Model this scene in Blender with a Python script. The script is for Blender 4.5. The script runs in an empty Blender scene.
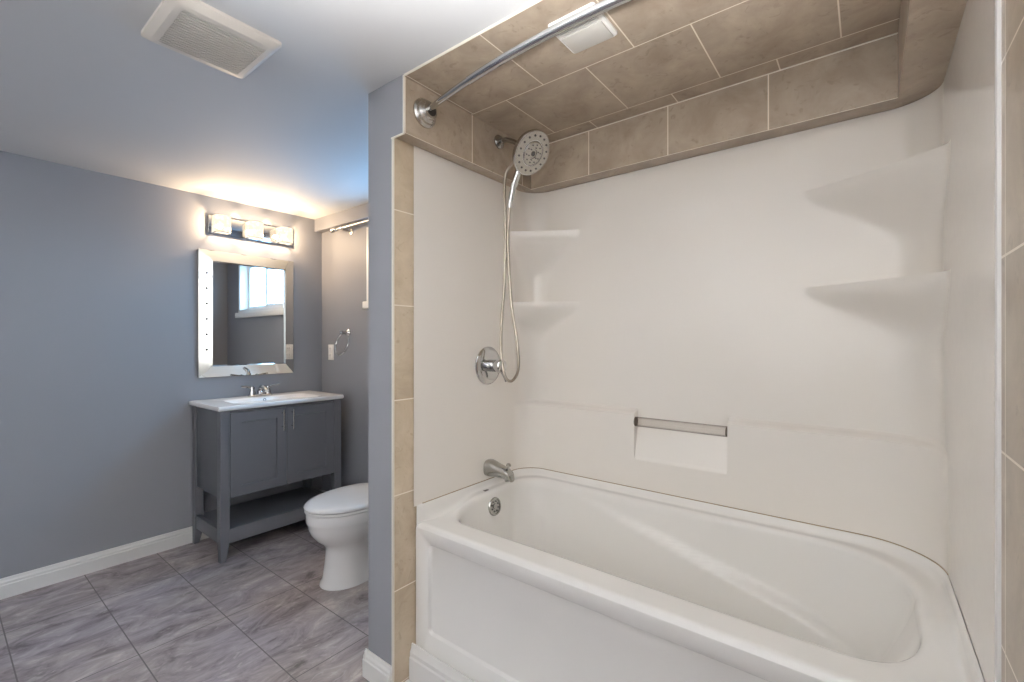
import bpy, bmesh, math, random
from mathutils import Vector, Matrix
R = math.radians
random.seed(4)
scene = bpy.context.scene
COL = scene.collection

# ------------------------------------------------------------------ camera
cam_data = bpy.data.cameras.new('camera')
cam_data.sensor_width = 36.0
cam_data.lens = 457.0 / 1024.0 * 36.0
cam_data.clip_start = 0.01
cam = bpy.data.objects.new('camera', cam_data)
cam.location = (0, 0, 1.265)
cam.rotation_euler = (R(90), 0, R(37.9))
COL.objects.link(cam)
scene.camera = cam

# ------------------------------------------------------------------ world, exposure
world = bpy.data.worlds.new('daylight')
scene.world = world
world.use_nodes = True
wb = world.node_tree.nodes['Background']
wn = world.node_tree
w_tc = wn.nodes.new('ShaderNodeTexCoord'); w_sep = wn.nodes.new('ShaderNodeSeparateXYZ'); w_rmp = wn.nodes.new('ShaderNodeValToRGB')
wn.links.new(w_tc.outputs['Generated'], w_sep.inputs[0])
w_mr = wn.nodes.new('ShaderNodeMapRange'); w_mr.inputs['From Min'].default_value = -1; w_mr.inputs['From Max'].default_value = 1
wn.links.new(w_sep.outputs['Z'], w_mr.inputs['Value'])
wn.links.new(w_mr.outputs['Result'], w_rmp.inputs['Fac'])
# shaded ground below the horizon, hazy blue sky above it
w_rmp.color_ramp.elements[0].position = 0.49; w_rmp.color_ramp.elements[0].color = (.11, .25, .42, 1)
w_rmp.color_ramp.elements[1].position = 0.53; w_rmp.color_ramp.elements[1].color = (.36, .68, 1.0, 1)
wn.links.new(w_rmp.outputs['Color'], wb.inputs['Color'])
wb.inputs['Strength'].default_value = 26.0

scene.view_settings.view_transform = 'Standard'
scene.view_settings.look = 'None'
scene.view_settings.gamma = 1.0
scene.view_settings.use_curve_mapping = False
scene.view_settings.exposure = 0.0
scene.cycles.use_denoising = True
scene.cycles.max_bounces = 14
scene.cycles.diffuse_bounces = 8
scene.cycles.glossy_bounces = 6
scene.cycles.transparent_max_bounces = 12
scene.cycles.sample_clamp_indirect = 6.0

VANITY_W = 27.0           # watts of each vanity bulb

# sky seen through the window: a portal guides the sampling of the world
pd = bpy.data.lights.new('window_portal', 'AREA')
pd.shape = 'RECTANGLE'; pd.size = 0.98; pd.size_y = 0.54
pd.cycles.is_portal = True
po = bpy.data.objects.new('window_portal', pd)
po.location = (-2.28, 2.03, 1.78)
po.rotation_euler = (R(-90), 0, 0)
COL.objects.link(po)

# added unseen fill spots, bounced off the wall, door and ceiling near the camera
for loc, aim, watts, cone in (((-.45, -.35, 1.45), (-.45, -1.45, 2.0), 300.0, 120), ((-1.9, -.45, 1.45), (-1.9, -1.45, 2.05), 50.0, 120),
                               ((-.13, -.17, 1.25), (-.11, -.08, 2.2), 1080.0, 122), ((-.55, -.55, 1.45), (.18, -.55, 1.55), 215.0, 95)):
    fd = bpy.data.lights.new('bounced_fill', 'SPOT')
    fd.energy = watts; fd.color = (1.0, .99, .975)
    fd.spot_size = R(cone); fd.spot_blend = 1.0; fd.shadow_soft_size = .06
    fo = bpy.data.objects.new('bounced_fill', fd)
    fo.location = loc
    fo.rotation_euler = (Vector(aim) - Vector(loc)).to_track_quat('-Z', 'Y').to_euler()
    COL.objects.link(fo)

# ------------------------------------------------------------------ room dimensions (metres)
H = 2.20
XW = -3.36            # wall with the mirror
YF = 1.90             # far wall with the window
XP0, XP1 = -1.49, -1.34   # partition beside the tub
YP = 1.03             # its free end
XR = 0.18             # wall at the foot of the tub
YR = -1.45            # wall behind the camera
ZB = 1.995            # underside of the tiled bulkhead
XBL, YBB, XBR = -1.281, 1.796, 0.072

# ------------------------------------------------------------------ helpers
def shade(me, angle):
    me.polygons.foreach_set('use_smooth', [True] * len(me.polygons))
    me.set_sharp_from_angle(angle=R(angle))

def origin_of(o):
    v = Vector((0, 0, 0))
    while o is not None:
        v += o.location; o = o.parent
    return v

def obj(name, bm, mats, parent=None, angle=35, slot=None, fix=True):
    """link a bmesh built in room coordinates as ONE mesh object"""
    if fix:
        bmesh.ops.recalc_face_normals(bm, faces=bm.faces)
    if slot:
        bm.normal_update()
        for f in bm.faces:
            f.material_index = slot(f)
    me = bpy.data.meshes.new(name)
    org = origin_of(parent)
    if parent is not None:
        bmesh.ops.translate(bm, verts=bm.verts, vec=-org)
    bm.to_mesh(me); bm.free()
    for m in (mats if isinstance(mats, (list, tuple)) else [mats]):
        me.materials.append(m)
    shade(me, angle)
    o = bpy.data.objects.new(name, me)
    COL.objects.link(o)
    if parent is not None:
        o.parent = parent
    return o

def thing(name, label, cat, loc, group=None):
    o = bpy.data.objects.new(name, None)
    o.empty_display_size = 0.05
    o.location = loc
    o['label'] = label; o['category'] = cat
    if group: o['group'] = group
    COL.objects.link(o)
    return o

def struct(name, bm, mats, angle=35, slot=None, parent=None):
    o = obj(name, bm, mats, parent, angle, slot)
    if parent is None:
        o['kind'] = 'structure'
    return o

def new(): return bmesh.new()

def box(bm, x0, x1, y0, y1, z0, z1, bev=0.0, seg=2):
    vs = [bm.verts.new((x, y, z)) for z in (z0, z1) for y in (y0, y1) for x in (x0, x1)]
    q = [(0, 2, 3, 1), (4, 5, 7, 6), (0, 1, 5, 4), (2, 6, 7, 3), (0, 4, 6, 2), (1, 3, 7, 5)]
    fs = [bm.faces.new([vs[i] for i in f]) for f in q]
    if bev > 0:
        es = list({e for f in fs for e in f.edges})
        bmesh.ops.bevel(bm, geom=es, offset=bev, segments=seg, affect='EDGES', profile=0.5)
    return bm

def boxm(*a, **k): return box(new(), *a, **k)

def loft(bm, rings, closed=True, cap0=False, cap1=False):
    vr = [[bm.verts.new(p) for p in r] for r in rings]
    n = len(vr[0])
    for a, b in zip(vr[:-1], vr[1:]):
        for i in range(n if closed else n - 1):
            j = (i + 1) % n
            bm.faces.new((a[i], a[j], b[j], b[i]))
    if cap0: bm.faces.new(vr[0][::-1])
    if cap1: bm.faces.new(vr[-1])
    return vr

def frame_of(d, ref=None):
    d = Vector(d).normalized()
    if ref is None:
        ref = Vector((0, 0, 1)) if abs(d.z) < 0.9 else Vector((1, 0, 0))
    u = (ref - d * ref.dot(d)).normalized()
    return u, d.cross(u)

def tube(bm, pts, r, n=14, cap=True, squash=1.0):
    pts = [Vector(p) for p in pts]
    rs = r if isinstance(r, (list, tuple)) else [r] * len(pts)
    rings, u = [], None
    for i, p in enumerate(pts):
        d = (pts[min(i + 1, len(pts) - 1)] - pts[max(i - 1, 0)]).normalized()
        u, v = frame_of(d, u)
        rings.append([p + (u * math.cos(a) * squash + v * math.sin(a)) * rs[i]
                      for a in [2 * math.pi * k / n for k in range(n)]])
    loft(bm, rings, True, cap, cap)
    return bm

def lathe(bm, prof, org, axis, n=28, cap0=True, cap1=True):
    """prof: (radius, distance along axis)"""
    org = Vector(org); d = Vector(axis).normalized(); u, v = frame_of(d)
    rings = [[org + d * h + (u * math.cos(a) + v * math.sin(a)) * r
              for a in [2 * math.pi * k / n for k in range(n)]] for r, h in prof]
    loft(bm, rings, True, cap0, cap1)
    return bm

def spline(pts, k=8):
    """Catmull-Rom through the points"""
    P = [Vector(p) for p in pts]
    P = [P[0] * 2 - P[1]] + P + [P[-1] * 2 - P[-2]]
    out = []
    for i in range(1, len(P) - 2):
        a, b, c, d = P[i - 1], P[i], P[i + 1], P[i + 2]
        for j in range(k):
            t = j / k
            out.append(0.5 * ((2 * b) + (c - a) * t + (2 * a - 5 * b + 4 * c - d) * t * t
                              + (3 * b - a - 3 * c + d) * t ** 3))
    out.append(P[-2])
    return out

def sm(a, b, x):
    t = max(0.0, min(1.0, (x - a) / (b - a)))
    return t * t * (3 - 2 * t)

def rr(x0, x1, y0, y1, rad, na=10, ne=12):
    """rounded rectangle, counter-clockwise from the (x0,y0) corner; rad for corners (x0y0, x1y0, x1y1, x0y1)"""
    if not isinstance(rad, (list, tuple)): rad = [rad] * 4
    cs = [(x0, y0, 1, 1, 180), (x1, y0, -1, 1, 270), (x1, y1, -1, -1, 0), (x0, y1, 1, -1, 90)]
    arcs = []
    for (cx, cy, sx, sy, a0), r in zip(cs, rad):
        arcs.append([(cx + sx * r + r * math.cos(R(a0 + 90 * i / na)),
                      cy + sy * r + r * math.sin(R(a0 + 90 * i / na))) for i in range(na + 1)])
    out = []
    for i in range(4):
        out += arcs[i]
        p, q = arcs[i][-1], arcs[(i + 1) % 4][0]
        out += [(p[0] + (q[0] - p[0]) * k / ne, p[1] + (q[1] - p[1]) * k / ne) for k in range(1, ne)]
    return out

# ------------------------------------------------------------------ materials
def srgb(r, g, b):
    def f(c):
        c /= 255.0
        return c / 12.92 if c <= 0.04045 else ((c + 0.055) / 1.055) ** 2.4
    return (f(r), f(g), f(b), 1.0)

def mat(name, color, rough=0.5, metal=0.0, coat=0.0, bump=None, spec=0.5):
    m = bpy.data.materials.new(name); m.use_nodes = True
    nt = m.node_tree; b = nt.nodes['Principled BSDF']
    b.inputs['Base Color'].default_value = color
    b.inputs['Roughness'].default_value = rough
    b.inputs['Metallic'].default_value = metal
    b.inputs['Coat Weight'].default_value = coat
    b.inputs['Coat Roughness'].default_value = 0.05
    b.inputs['Specular IOR Level'].default_value = spec
    # a faint procedural variation so no surface is perfectly uniform
    g = nt.nodes.new('ShaderNodeNewGeometry')
    n = nt.nodes.new('ShaderNodeTexNoise')
    n.inputs['Scale'].default_value = bump[0] if bump else 30.0
    n.inputs['Detail'].default_value = 3.0
    nt.links.new(g.outputs['Position'], n.inputs['Vector'])
    if bump:
        bp = nt.nodes.new('ShaderNodeBump')
        bp.inputs['Strength'].default_value = bump[1]
        bp.inputs['Distance'].default_value = bump[2]
        nt.links.new(n.outputs['Fac'], bp.inputs['Height'])
        nt.links.new(bp.outputs['Normal'], b.inputs['Normal'])
    else:
        mr = nt.nodes.new('ShaderNodeMapRange')
        mr.inputs['To Min'].default_value = max(0.0, rough - 0.02)
        mr.inputs['To Max'].default_value = rough + 0.02
        nt.links.new(n.outputs['Fac'], mr.inputs['Value'])
        nt.links.new(mr.outputs['Result'], b.inputs['Roughness'])
    return m

def tile_mat(name, axes, off, w, h, shift, c_lo, c_hi, c_vein, c_joint, joint, rough, bump=0.25):
    """ceramic tile: joints from a brick pattern on two room axes, mottling from noise"""
    m = bpy.data.materials.new(name); m.use_nodes = True
    nt = m.node_tree; N = nt.nodes.new; L = nt.links.new
    b = nt.nodes['Principled BSDF']
    g = N('ShaderNodeNewGeometry'); s = N('ShaderNodeSeparateXYZ'); c = N('ShaderNodeCombineXYZ')
    L(g.outputs['Position'], s.inputs[0])
    for i, a in enumerate(axes):
        sub = N('ShaderNodeMath'); sub.operation = 'SUBTRACT'
        L(s.outputs[a.upper()], sub.inputs[0]); sub.inputs[1].default_value = off[i]
        L(sub.outputs[0], c.inputs[i])
    br = N('ShaderNodeTexBrick')
    br.offset = shift; br.offset_frequency = 2; br.squash = 1.0
    br.inputs['Scale'].default_value = 1.0
    br.inputs['Brick Width'].default_value = w
    br.inputs['Row Height'].default_value = h
    br.inputs['Mortar Size'].default_value = joint
    br.inputs['Mortar Smooth'].default_value = 0.15
    br.inputs['Bias'].default_value = 0.0
    br.inputs['Color1'].default_value = (0.86, 0.86, 0.86, 1)
    br.inputs['Color2'].default_value = (1, 1, 1, 1)
    br.inputs['Mortar'].default_value = (1, 1, 1, 1)
    L(c.outputs[0], br.inputs['Vector'])
    n1 = N('ShaderNodeTexNoise'); n1.inputs['Scale'].default_value = 7; n1.inputs['Detail'].default_value = 7
    n1.inputs['Roughness'].default_value = 0.62; n1.inputs['Distortion'].default_value = 0.5
    L(g.outputs['Position'], n1.inputs['Vector'])
    r1 = N('ShaderNodeValToRGB')
    r1.color_ramp.elements[0].position = 0.30; r1.color_ramp.elements[0].color = c_lo
    r1.color_ramp.elements[1].position = 0.70; r1.color_ramp.elements[1].color = c_hi
    L(n1.outputs['Fac'], r1.inputs['Fac'])
    n2 = N('ShaderNodeTexNoise'); n2.inputs['Scale'].default_value = 22; n2.inputs['Detail'].default_value = 5
    n2.inputs['Distortion'].default_value = 1.6
    L(g.outputs['Position'], n2.inputs['Vector'])
    r2 = N('ShaderNodeValToRGB')
    r2.color_ramp.elements[0].position = 0.60; r2.color_ramp.elements[0].color = (0, 0, 0, 1)
    r2.color_ramp.elements[1].position = 0.72; r2.color_ramp.elements[1].color = (0.55, 0.55, 0.55, 1)
    L(n2.outputs['Fac'], r2.inputs['Fac'])
    mx = N('ShaderNodeMix'); mx.data_type = 'RGBA'
    L(r2.outputs['Color'], mx.inputs[0]); L(r1.outputs['Color'], mx.inputs[6]); mx.inputs[7].default_value = c_vein
    mu = N('ShaderNodeMix'); mu.data_type = 'RGBA'; mu.blend_type = 'MULTIPLY'; mu.inputs[0].default_value = 1.0
    L(mx.outputs[2], mu.inputs[6]); L(br.outputs['Color'], mu.inputs[7])
    jm = N('ShaderNodeMix'); jm.data_type = 'RGBA'
    L(br.outputs['Fac'], jm.inputs[0]); L(mu.outputs[2], jm.inputs[6]); jm.inputs[7].default_value = c_joint
    L(jm.outputs[2], b.inputs['Base Color'])
    b.inputs['Roughness'].default_value = rough
    iv = N('ShaderNodeMath'); iv.operation = 'SUBTRACT'; iv.inputs[0].default_value = 1.0
    L(br.outputs['Fac'], iv.inputs[1])
    bp = N('ShaderNodeBump'); bp.inputs['Strength'].default_value = bump; bp.inputs['Distance'].default_value = 0.002
    L(iv.outputs[0], bp.inputs['Height']); L(bp.outputs['Normal'], b.inputs['Normal'])
    return m

T_LO, T_HI, T_VEIN, T_J = srgb(150, 134, 117), srgb(186, 171, 153), srgb(132, 116, 100), srgb(226, 217, 203)
M = {}
M['paint'] = mat('grey wall paint', srgb(133, 134, 140), 0.55, bump=(180, 0.12, 0.001))
M['ceiling'] = mat('off-white ceiling paint', srgb(196, 197, 199), 0.7, bump=(140, 0.1, 0.001))
M['white_wall'] = mat('white wall paint', srgb(228, 228, 226), 0.6, bump=(140, 0.1, 0.001))
M['white_paint'] = mat('white trim paint', srgb(232, 231, 228), 0.35)
M['acrylic'] = mat('glossy white acrylic', srgb(238, 233, 226), 0.14, coat=0.2)
M['tub'] = mat('white tub acrylic', srgb(239, 237, 233), 0.14, coat=0.3)
M['ceramic'] = mat('white vitreous china', srgb(232, 230, 228), 0.10, coat=0.4)
M['seat'] = mat('white seat plastic', srgb(228, 226, 224), 0.2)
M['chrome'] = mat('chrome', (0.58, 0.58, 0.58, 1), 0.07, 1.0)
M['dull_chrome'] = mat('dull chrome', (0.40, 0.39, 0.37, 1), 0.16, 1.0)
M['brushed'] = mat('brushed nickel', (0.56, 0.54, 0.51, 1), 0.24, 1.0)
M['hose'] = mat('metal hose', (0.36, 0.32, 0.27, 1), 0.30, 1.0)
M['dark'] = mat('dark gap', srgb(38, 34, 31), 0.7)
M['rubber'] = mat('grey nozzles', srgb(70, 66, 62), 0.6)
M['face'] = mat('satin spray face', (0.46, 0.44, 0.41, 1), 0.25, 0.85)
M['vanity'] = mat('grey vanity lacquer', srgb(91, 92, 97), 0.38)
M['counter'] = mat('white sink top', srgb(238, 236, 234), 0.18, coat=0.2)
M['silver'] = mat('mirror glass', (0.86, 0.88, 0.88, 1), 0.012, 1.0)
M['bevel'] = mat('bevelled mirror strip', (0.66, 0.67, 0.66, 1), 0.05, 1.0)
M['bead'] = mat('dark glass bead', srgb(96, 96, 98), 0.15, 0.5)
M['edge'] = mat('mirror side edge', srgb(70, 66, 66), 0.5)
M['vent'] = mat('ivory vent plastic', srgb(203, 197, 189), 0.45)
M['vent_recess_shade'] = mat('vent recess', srgb(44, 39, 34), 0.9)  # dark colour stands in for the shade inside the vent
M['bronze'] = mat('dull bronze', srgb(104, 90, 74), 0.5, 0.4)
M['lens'] = mat('white lens plastic', srgb(196, 193, 187), 0.4)
M['caulk'] = mat('aged caulk', srgb(156, 140, 116), 0.7)
M['grout'] = mat('light edge trim', srgb(226, 219, 207), 0.5)
M['outlet'] = mat('outlet plastic', srgb(236, 233, 230), 0.35)
M['logo'] = mat('printed mark', srgb(96, 92, 88), 0.5)
M['tile_ceiling'] = tile_mat('ceiling tile', 'xy', (-.754, 1.03), .345, .345, .5, T_LO, T_HI, T_VEIN, T_J, .0022, .35)
M['tile_back'] = tile_mat('back band tile', 'xz', (-.7955, ZB), .349, .345, .5, T_LO, T_HI, T_VEIN, T_J, .0022, .3)
M['tile_side'] = tile_mat('side band tile', 'yz', (1.38, ZB), .345, .345, 0, T_LO, T_HI, T_VEIN, T_J, .0022, .3)
M['tile_under'] = tile_mat('underside tile', 'xy', (-4, -4), 9, 9, 0, T_LO, T_HI, T_VEIN, T_J, .0022, .35)
M['tile_strip'] = tile_mat('strip tile', 'yz', (-1, 1.737 - .343 * 5), 9, .343, 0,
                           srgb(176, 158, 134), srgb(205, 189, 166), srgb(160, 140, 116), T_J, .0022, .3)
M['tile_foot'] = tile_mat('foot wall tile', 'yz', (1.052, .137), .345, .316, 0, T_LO, T_HI, T_VEIN, T_J, .0022, .3)

def floor_material():
    m = bpy.data.materials.new('slate look vinyl tile'); m.use_nodes = True
    nt = m.node_tree; N = nt.nodes.new; L = nt.links.new
    b = nt.nodes['Principled BSDF']
    g = N('ShaderNodeNewGeometry')
    mp = N('ShaderNodeMapping'); mp.inputs['Scale'].default_value = (1.0, 0.46, 1.0)
    mp.inputs['Rotation'].default_value = (0, 0, R(-8))
    L(g.outputs['Position'], mp.inputs['Vector'])
    n1 = N('ShaderNodeTexNoise'); n1.inputs['Scale'].default_value = 9; n1.inputs['Detail'].default_value = 9
    n1.inputs['Roughness'].default_value = 0.68; n1.inputs['Distortion'].default_value = 1.1
    L(mp.outputs[0], n1.inputs['Vector'])
    r1 = N('ShaderNodeValToRGB'); cr = r1.color_ramp
    cr.elements[0].position = 0.33; cr.elements[0].color = srgb(98, 92, 92)
    cr.elements[1].position = 0.69; cr.elements[1].color = srgb(202, 195, 193)
    e = cr.elements.new(0.46); e.color = srgb(145, 138, 139)
    e = cr.elements.new(0.58); e.color = srgb(168, 161, 161)
    L(n1.outputs['Fac'], r1.inputs['Fac'])
    n2 = N('ShaderNodeTexNoise'); n2.inputs['Scale'].default_value = 2.6; n2.inputs['Detail'].default_value = 4
    L(mp.outputs[0], n2.inputs['Vector'])
    r2 = N('ShaderNodeValToRGB')
    r2.color_ramp.elements[0].position = 0.38; r2.color_ramp.elements[0].color = (1.0, 0.95, 0.89, 1)
    r2.color_ramp.elements[1].position = 0.62; r2.color_ramp.elements[1].color = (0.97, 0.95, 1.0, 1)
    L(n2.outputs['Fac'], r2.inputs['Fac'])
    mu = N('ShaderNodeMix'); mu.data_type = 'RGBA'; mu.blend_type = 'MULTIPLY'; mu.inputs[0].default_value = 1
    L(r1.outputs['Color'], mu.inputs[6]); L(r2.outputs['Color'], mu.inputs[7])
    # thin light flecks
    n3 = N('ShaderNodeTexNoise'); n3.inputs['Scale'].default_value = 34; n3.inputs['Detail'].default_value = 4
    n3.inputs['Distortion'].default_value = 1.5
    L(mp.outputs[0], n3.inputs['Vector'])
    r3 = N('ShaderNodeValToRGB')
    r3.color_ramp.elements[0].position = 0.60; r3.color_ramp.elements[0].color = (0, 0, 0, 1)
    r3.color_ramp.elements[1].position = 0.74; r3.color_ramp.elements[1].color = (0.45, 0.45, 0.45, 1)
    L(n3.outputs['Fac'], r3.inputs['Fac'])
    fl = N('ShaderNodeMix'); fl.data_type = 'RGBA'
    L(r3.outputs['Color'], fl.inputs[0]); L(mu.outputs[2], fl.inputs[6]); fl.inputs[7].default_value = srgb(204, 197, 192)
    # joints
    s = N('ShaderNodeSeparateXYZ'); c = N('ShaderNodeCombineXYZ'); L(g.outputs['Position'], s.inputs[0])
    for i, (a, o) in enumerate((('X', -2.32), ('Y', 0.53))):
        sub = N('ShaderNodeMath'); sub.operation = 'SUBTRACT'; sub.inputs[1].default_value = o
        L(s.outputs[a], sub.inputs[0]); L(sub.outputs[0], c.inputs[i])
    br = N('ShaderNodeTexBrick'); br.offset = 0.0
    br.inputs['Scale'].default_value = 1; br.inputs['Brick Width'].default_value = .625
    br.inputs['Row Height'].default_value = .319; br.inputs['Mortar Size'].default_value = .0024
    br.inputs['Mortar Smooth'].default_value = .3
    br.inputs['Color1'].default_value = (.86, .86, .88, 1); br.inputs['Color2'].default_value = (1, 1, 1, 1)
    L(c.outputs[0], br.inputs['Vector'])
    m2 = N('ShaderNodeMix'); m2.data_type = 'RGBA'; m2.blend_type = 'MULTIPLY'; m2.inputs[0].default_value = 1
    L(fl.outputs[2], m2.inputs[6]); L(br.outputs['Color'], m2.inputs[7])
    jm = N('ShaderNodeMix'); jm.data_type = 'RGBA'
    L(br.outputs['Fac'], jm.inputs[0]); L(m2.outputs[2], jm.inputs[6]); jm.inputs[7].default_value = srgb(92, 86, 86)
    L(jm.outputs[2], b.inputs['Base Color'])
    b.inputs['Roughness'].default_value = 0.42
    bp = N('ShaderNodeBump'); bp.inputs['Strength'].default_value = .15; bp.inputs['Distance'].default_value = .002
    L(n1.outputs['Fac'], bp.inputs['Height']); L(bp.outputs['Normal'], b.inputs['Normal'])
    return m
M['floor'] = floor_material()

def pane_material():
    m = bpy.data.materials.new('clear window glass'); m.use_nodes = True
    nt = m.node_tree; N = nt.nodes.new; L = nt.links.new
    nt.nodes.remove(nt.nodes['Principled BSDF'])
    out = nt.nodes['Material Output']
    t = N('ShaderNodeBsdfTransparent'); t.inputs[0].default_value = (.95, .98, 1, 1)
    gl = N('ShaderNodeBsdfGlossy'); gl.inputs['Roughness'].default_value = .02
    lw = N('ShaderNodeLayerWeight')
    pw = N('ShaderNodeMath'); pw.operation = 'POWER'; pw.inputs[1].default_value = 5.0
    L(lw.outputs['Facing'], pw.inputs[0])
    fr = N('ShaderNodeMath'); fr.operation = 'MULTIPLY_ADD'; fr.inputs[1].default_value = .9; fr.inputs[2].default_value = .03
    L(pw.outputs[0], fr.inputs[0])
    mx = N('ShaderNodeMixShader')
    L(fr.outputs[0], mx.inputs[0]); L(t.outputs[0], mx.inputs[1]); L(gl.outputs[0], mx.inputs[2])
    L(mx.outputs[0], out.inputs['Surface'])
    return m
M['pane'] = pane_material()

def acrylic_rod():
    """clear rod: see-through in the middle, denser and shinier towards its edges"""
    m = bpy.data.materials.new('clear acrylic rod'); m.use_nodes = True
    nt = m.node_tree; N = nt.nodes.new; L = nt.links.new
    nt.nodes.remove(nt.nodes['Principled BSDF'])
    lw = N('ShaderNodeLayerWeight'); r = N('ShaderNodeValToRGB')
    r.color_ramp.elements[0].position = .2; r.color_ramp.elements[0].color = (.96, .95, .94, 1)
    r.color_ramp.elements[1].position = .92; r.color_ramp.elements[1].color = (.46, .43, .40, 1)
    L(lw.outputs['Facing'], r.inputs['Fac'])
    t = N('ShaderNodeBsdfTransparent'); L(r.outputs['Color'], t.inputs[0])
    gl = N('ShaderNodeBsdfGlossy'); gl.inputs['Roughness'].default_value = .05
    pw = N('ShaderNodeMath'); pw.operation = 'POWER'; pw.inputs[1].default_value = 4.0
    L(lw.outputs['Facing'], pw.inputs[0])
    fr = N('ShaderNodeMath'); fr.operation = 'MULTIPLY_ADD'; fr.inputs[1].default_value = .4; fr.inputs[2].default_value = .04
    L(pw.outputs[0], fr.inputs[0])
    mx = N('ShaderNodeMixShader')
    L(fr.outputs[0], mx.inputs[0]); L(t.outputs[0], mx.inputs[1]); L(gl.outputs[0], mx.inputs[2])
    L(mx.outputs[0], nt.nodes['Material Output'].inputs['Surface'])
    return m
M['clear'] = acrylic_rod()

def lit_shade(clear=.6):
    """crystal glass shade glowing from its bulb"""
    m = bpy.data.materials.new('lit crystal glass'); m.use_nodes = True
    nt = m.node_tree; N = nt.nodes.new; L = nt.links.new
    nt.nodes.remove(nt.nodes['Principled BSDF'])
    out = nt.nodes['Material Output']
    g = N('ShaderNodeNewGeometry')
    v = N('ShaderNodeTexVoronoi'); v.inputs['Scale'].default_value = 55
    L(g.outputs['Position'], v.inputs['Vector'])
    r = N('ShaderNodeValToRGB')
    r.color_ramp.elements[0].position = .1; r.color_ramp.elements[0].color = (1, .90, .72, 1)
    r.color_ramp.elements[1].position = .6; r.color_ramp.elements[1].color = (.80, .66, .48, 1)
    L(v.outputs['Distance'], r.inputs['Fac'])
    e = N('ShaderNodeEmission'); e.inputs['Strength'].default_value = 2.2
    L(r.outputs['Color'], e.inputs['Color'])
    t = N('ShaderNodeBsdfTransparent'); t.inputs[0].default_value = (1, .95, .88, 1)
    m1 = N('ShaderNodeMixShader'); m1.inputs[0].default_value = clear
    L(e.outputs[0], m1.inputs[1]); L(t.outputs[0], m1.inputs[2])
    gl = N('ShaderNodeBsdfGlossy'); gl.inputs['Roughness'].default_value = .08
    m2 = N('ShaderNodeMixShader'); m2.inputs[0].default_value = .10
    L(m1.outputs[0], m2.inputs[1]); L(gl.outputs[0], m2.inputs[2])
    L(m2.outputs[0], out.inputs['Surface'])
    return m
M['shade'] = lit_shade()
M['light_cap_top'] = lit_shade(.05)  # for the added cap that holds back light going up
M['light_cap_low'] = lit_shade(.22)  # for the added cap that holds back light going down

def emit(name, col, s):
    m = bpy.data.materials.new(name); m.use_nodes = True
    nt = m.node_tree
    nt.nodes.remove(nt.nodes['Principled BSDF'])
    e = nt.nodes.new('ShaderNodeEmission')
    e.inputs['Color'].default_value = col; e.inputs['Strength'].default_value = s
    nt.links.new(e.outputs[0], nt.nodes['Material Output'].inputs['Surface'])
    return m
M['bulb'] = emit('lit bulb', (1, .86, .66, 1), 4.0)

# ------------------------------------------------------------------ room shell
T = 0.12
struct('floor', boxm(XW - T, XR + T, YR - T, YF + T + .05, -.1, 0), M['floor'])
struct('ceiling', boxm(XW - T, XR + T, YR - T, YF + T + .05, H, H + .1), M['ceiling'])
struct('wall_left', boxm(XW - T, XW, YR - T, YF + T, 0, H), M['paint'])
struct('wall_front', boxm(XW, XR + T, YR - T, YR, 0, H), M['white_wall'])
# wall at the foot of the tub, with the door opening beside the camera
DY0, DY1, DZ = -.95, -.15, 2.03
bm = new()
box(bm, XR, XR + T, DY1, YF + T, 0, H)
box(bm, XR, XR + T, YR, DY0, 0, H)
box(bm, XR, XR + T, DY0, DY1, DZ, H)
struct('wall_right', bm, M['paint'])
# far wall with the window opening
WX0, WX1, WZ0, WZ1 = -2.77, -1.76, 1.535, 2.06
bm = new()
box(bm, XW, WX0, YF, YF + T, 0, H)
box(bm, WX1, XR, YF, YF + T, 0, H)
box(bm, WX0, WX1, YF, YF + T, 0, WZ0)
box(bm, WX0, WX1, YF, YF + T, WZ1, H)
struct('wall_far', bm, M['paint'])
struct('wall_partition', boxm(XP0, XP1 - .01, YP, YF, 0, H), M['paint'])
struct('trim_1', boxm(XW, XP0, 1.842, YF, 2.105, H), M['paint'])          # boxed soffit over the window

def nslot(axis, sign, a, b):
    return lambda f: a if f.normal[axis] * sign > .7 else b
# tiled bulkheads round the top of the tub alcove
struct('wall_bulkhead_left', boxm(XP1 - .01, XBL, YP, YF, ZB, H), [M['tile_side'], M['tile_under'], M['paint']],
       slot=lambda f: 0 if f.normal.x > .7 else (2 if f.normal.y < -.7 else 1))
struct('wall_bulkhead_back', boxm(XBL, XBR, YBB, YF, ZB, H), [M['tile_back'], M['tile_under']], slot=nslot(1, -1, 0, 1))
struct('wall_bulkhead_right', boxm(XBR, XR, YP, YF, ZB, H), [M['tile_side'], M['tile_under']], slot=nslot(0, -1, 0, 1))
struct('ceiling_alcove', boxm(XBL, XBR, YP, YBB, H - .008, H), M['tile_ceiling'])
struct('wall_tile_left', boxm(XP1 - .01, XP1, YP, YF, 0, ZB), [M['tile_strip'], M['grout']], slot=nslot(0, 1, 0, 1))
struct('wall_tile_right', boxm(XR - .008, XR, .62, 1.078, 0, ZB), M['tile_foot'])
# white edge profiles
bm = new()
box(bm, XP1 - .007, XP1 + .0012, YP - .0015, YP + .004, 0.0, ZB - .004, .0008)
struct('trim_2', bm, M['grout'])
bm = new()
box(bm, XBL - .006, XBL + .0012, YP - .0015, YP + .004, ZB - .002, H - .003, .0008)
box(bm, XP1 - .012, XBL + .001, YP - .0015, YP + .004, ZB - .005, ZB + .001, .0008)
struct('trim_3', bm, M['grout'])
struct('trim_4', boxm(XBL, XBR, YP - .0015, YP + .002, H - .009, H - .001, .0005), M['grout'])
struct('trim_5', boxm(XR - .014, XR + .0, 1.078, 1.092, 0.0, ZB, .003), M['white_paint'])
bm = new()
box(bm, XBL + .0005, XBR, YBB - .0015, YBB + .004, H - .012, H - .007)
struct('trim_6', bm, M['grout'])

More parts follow.
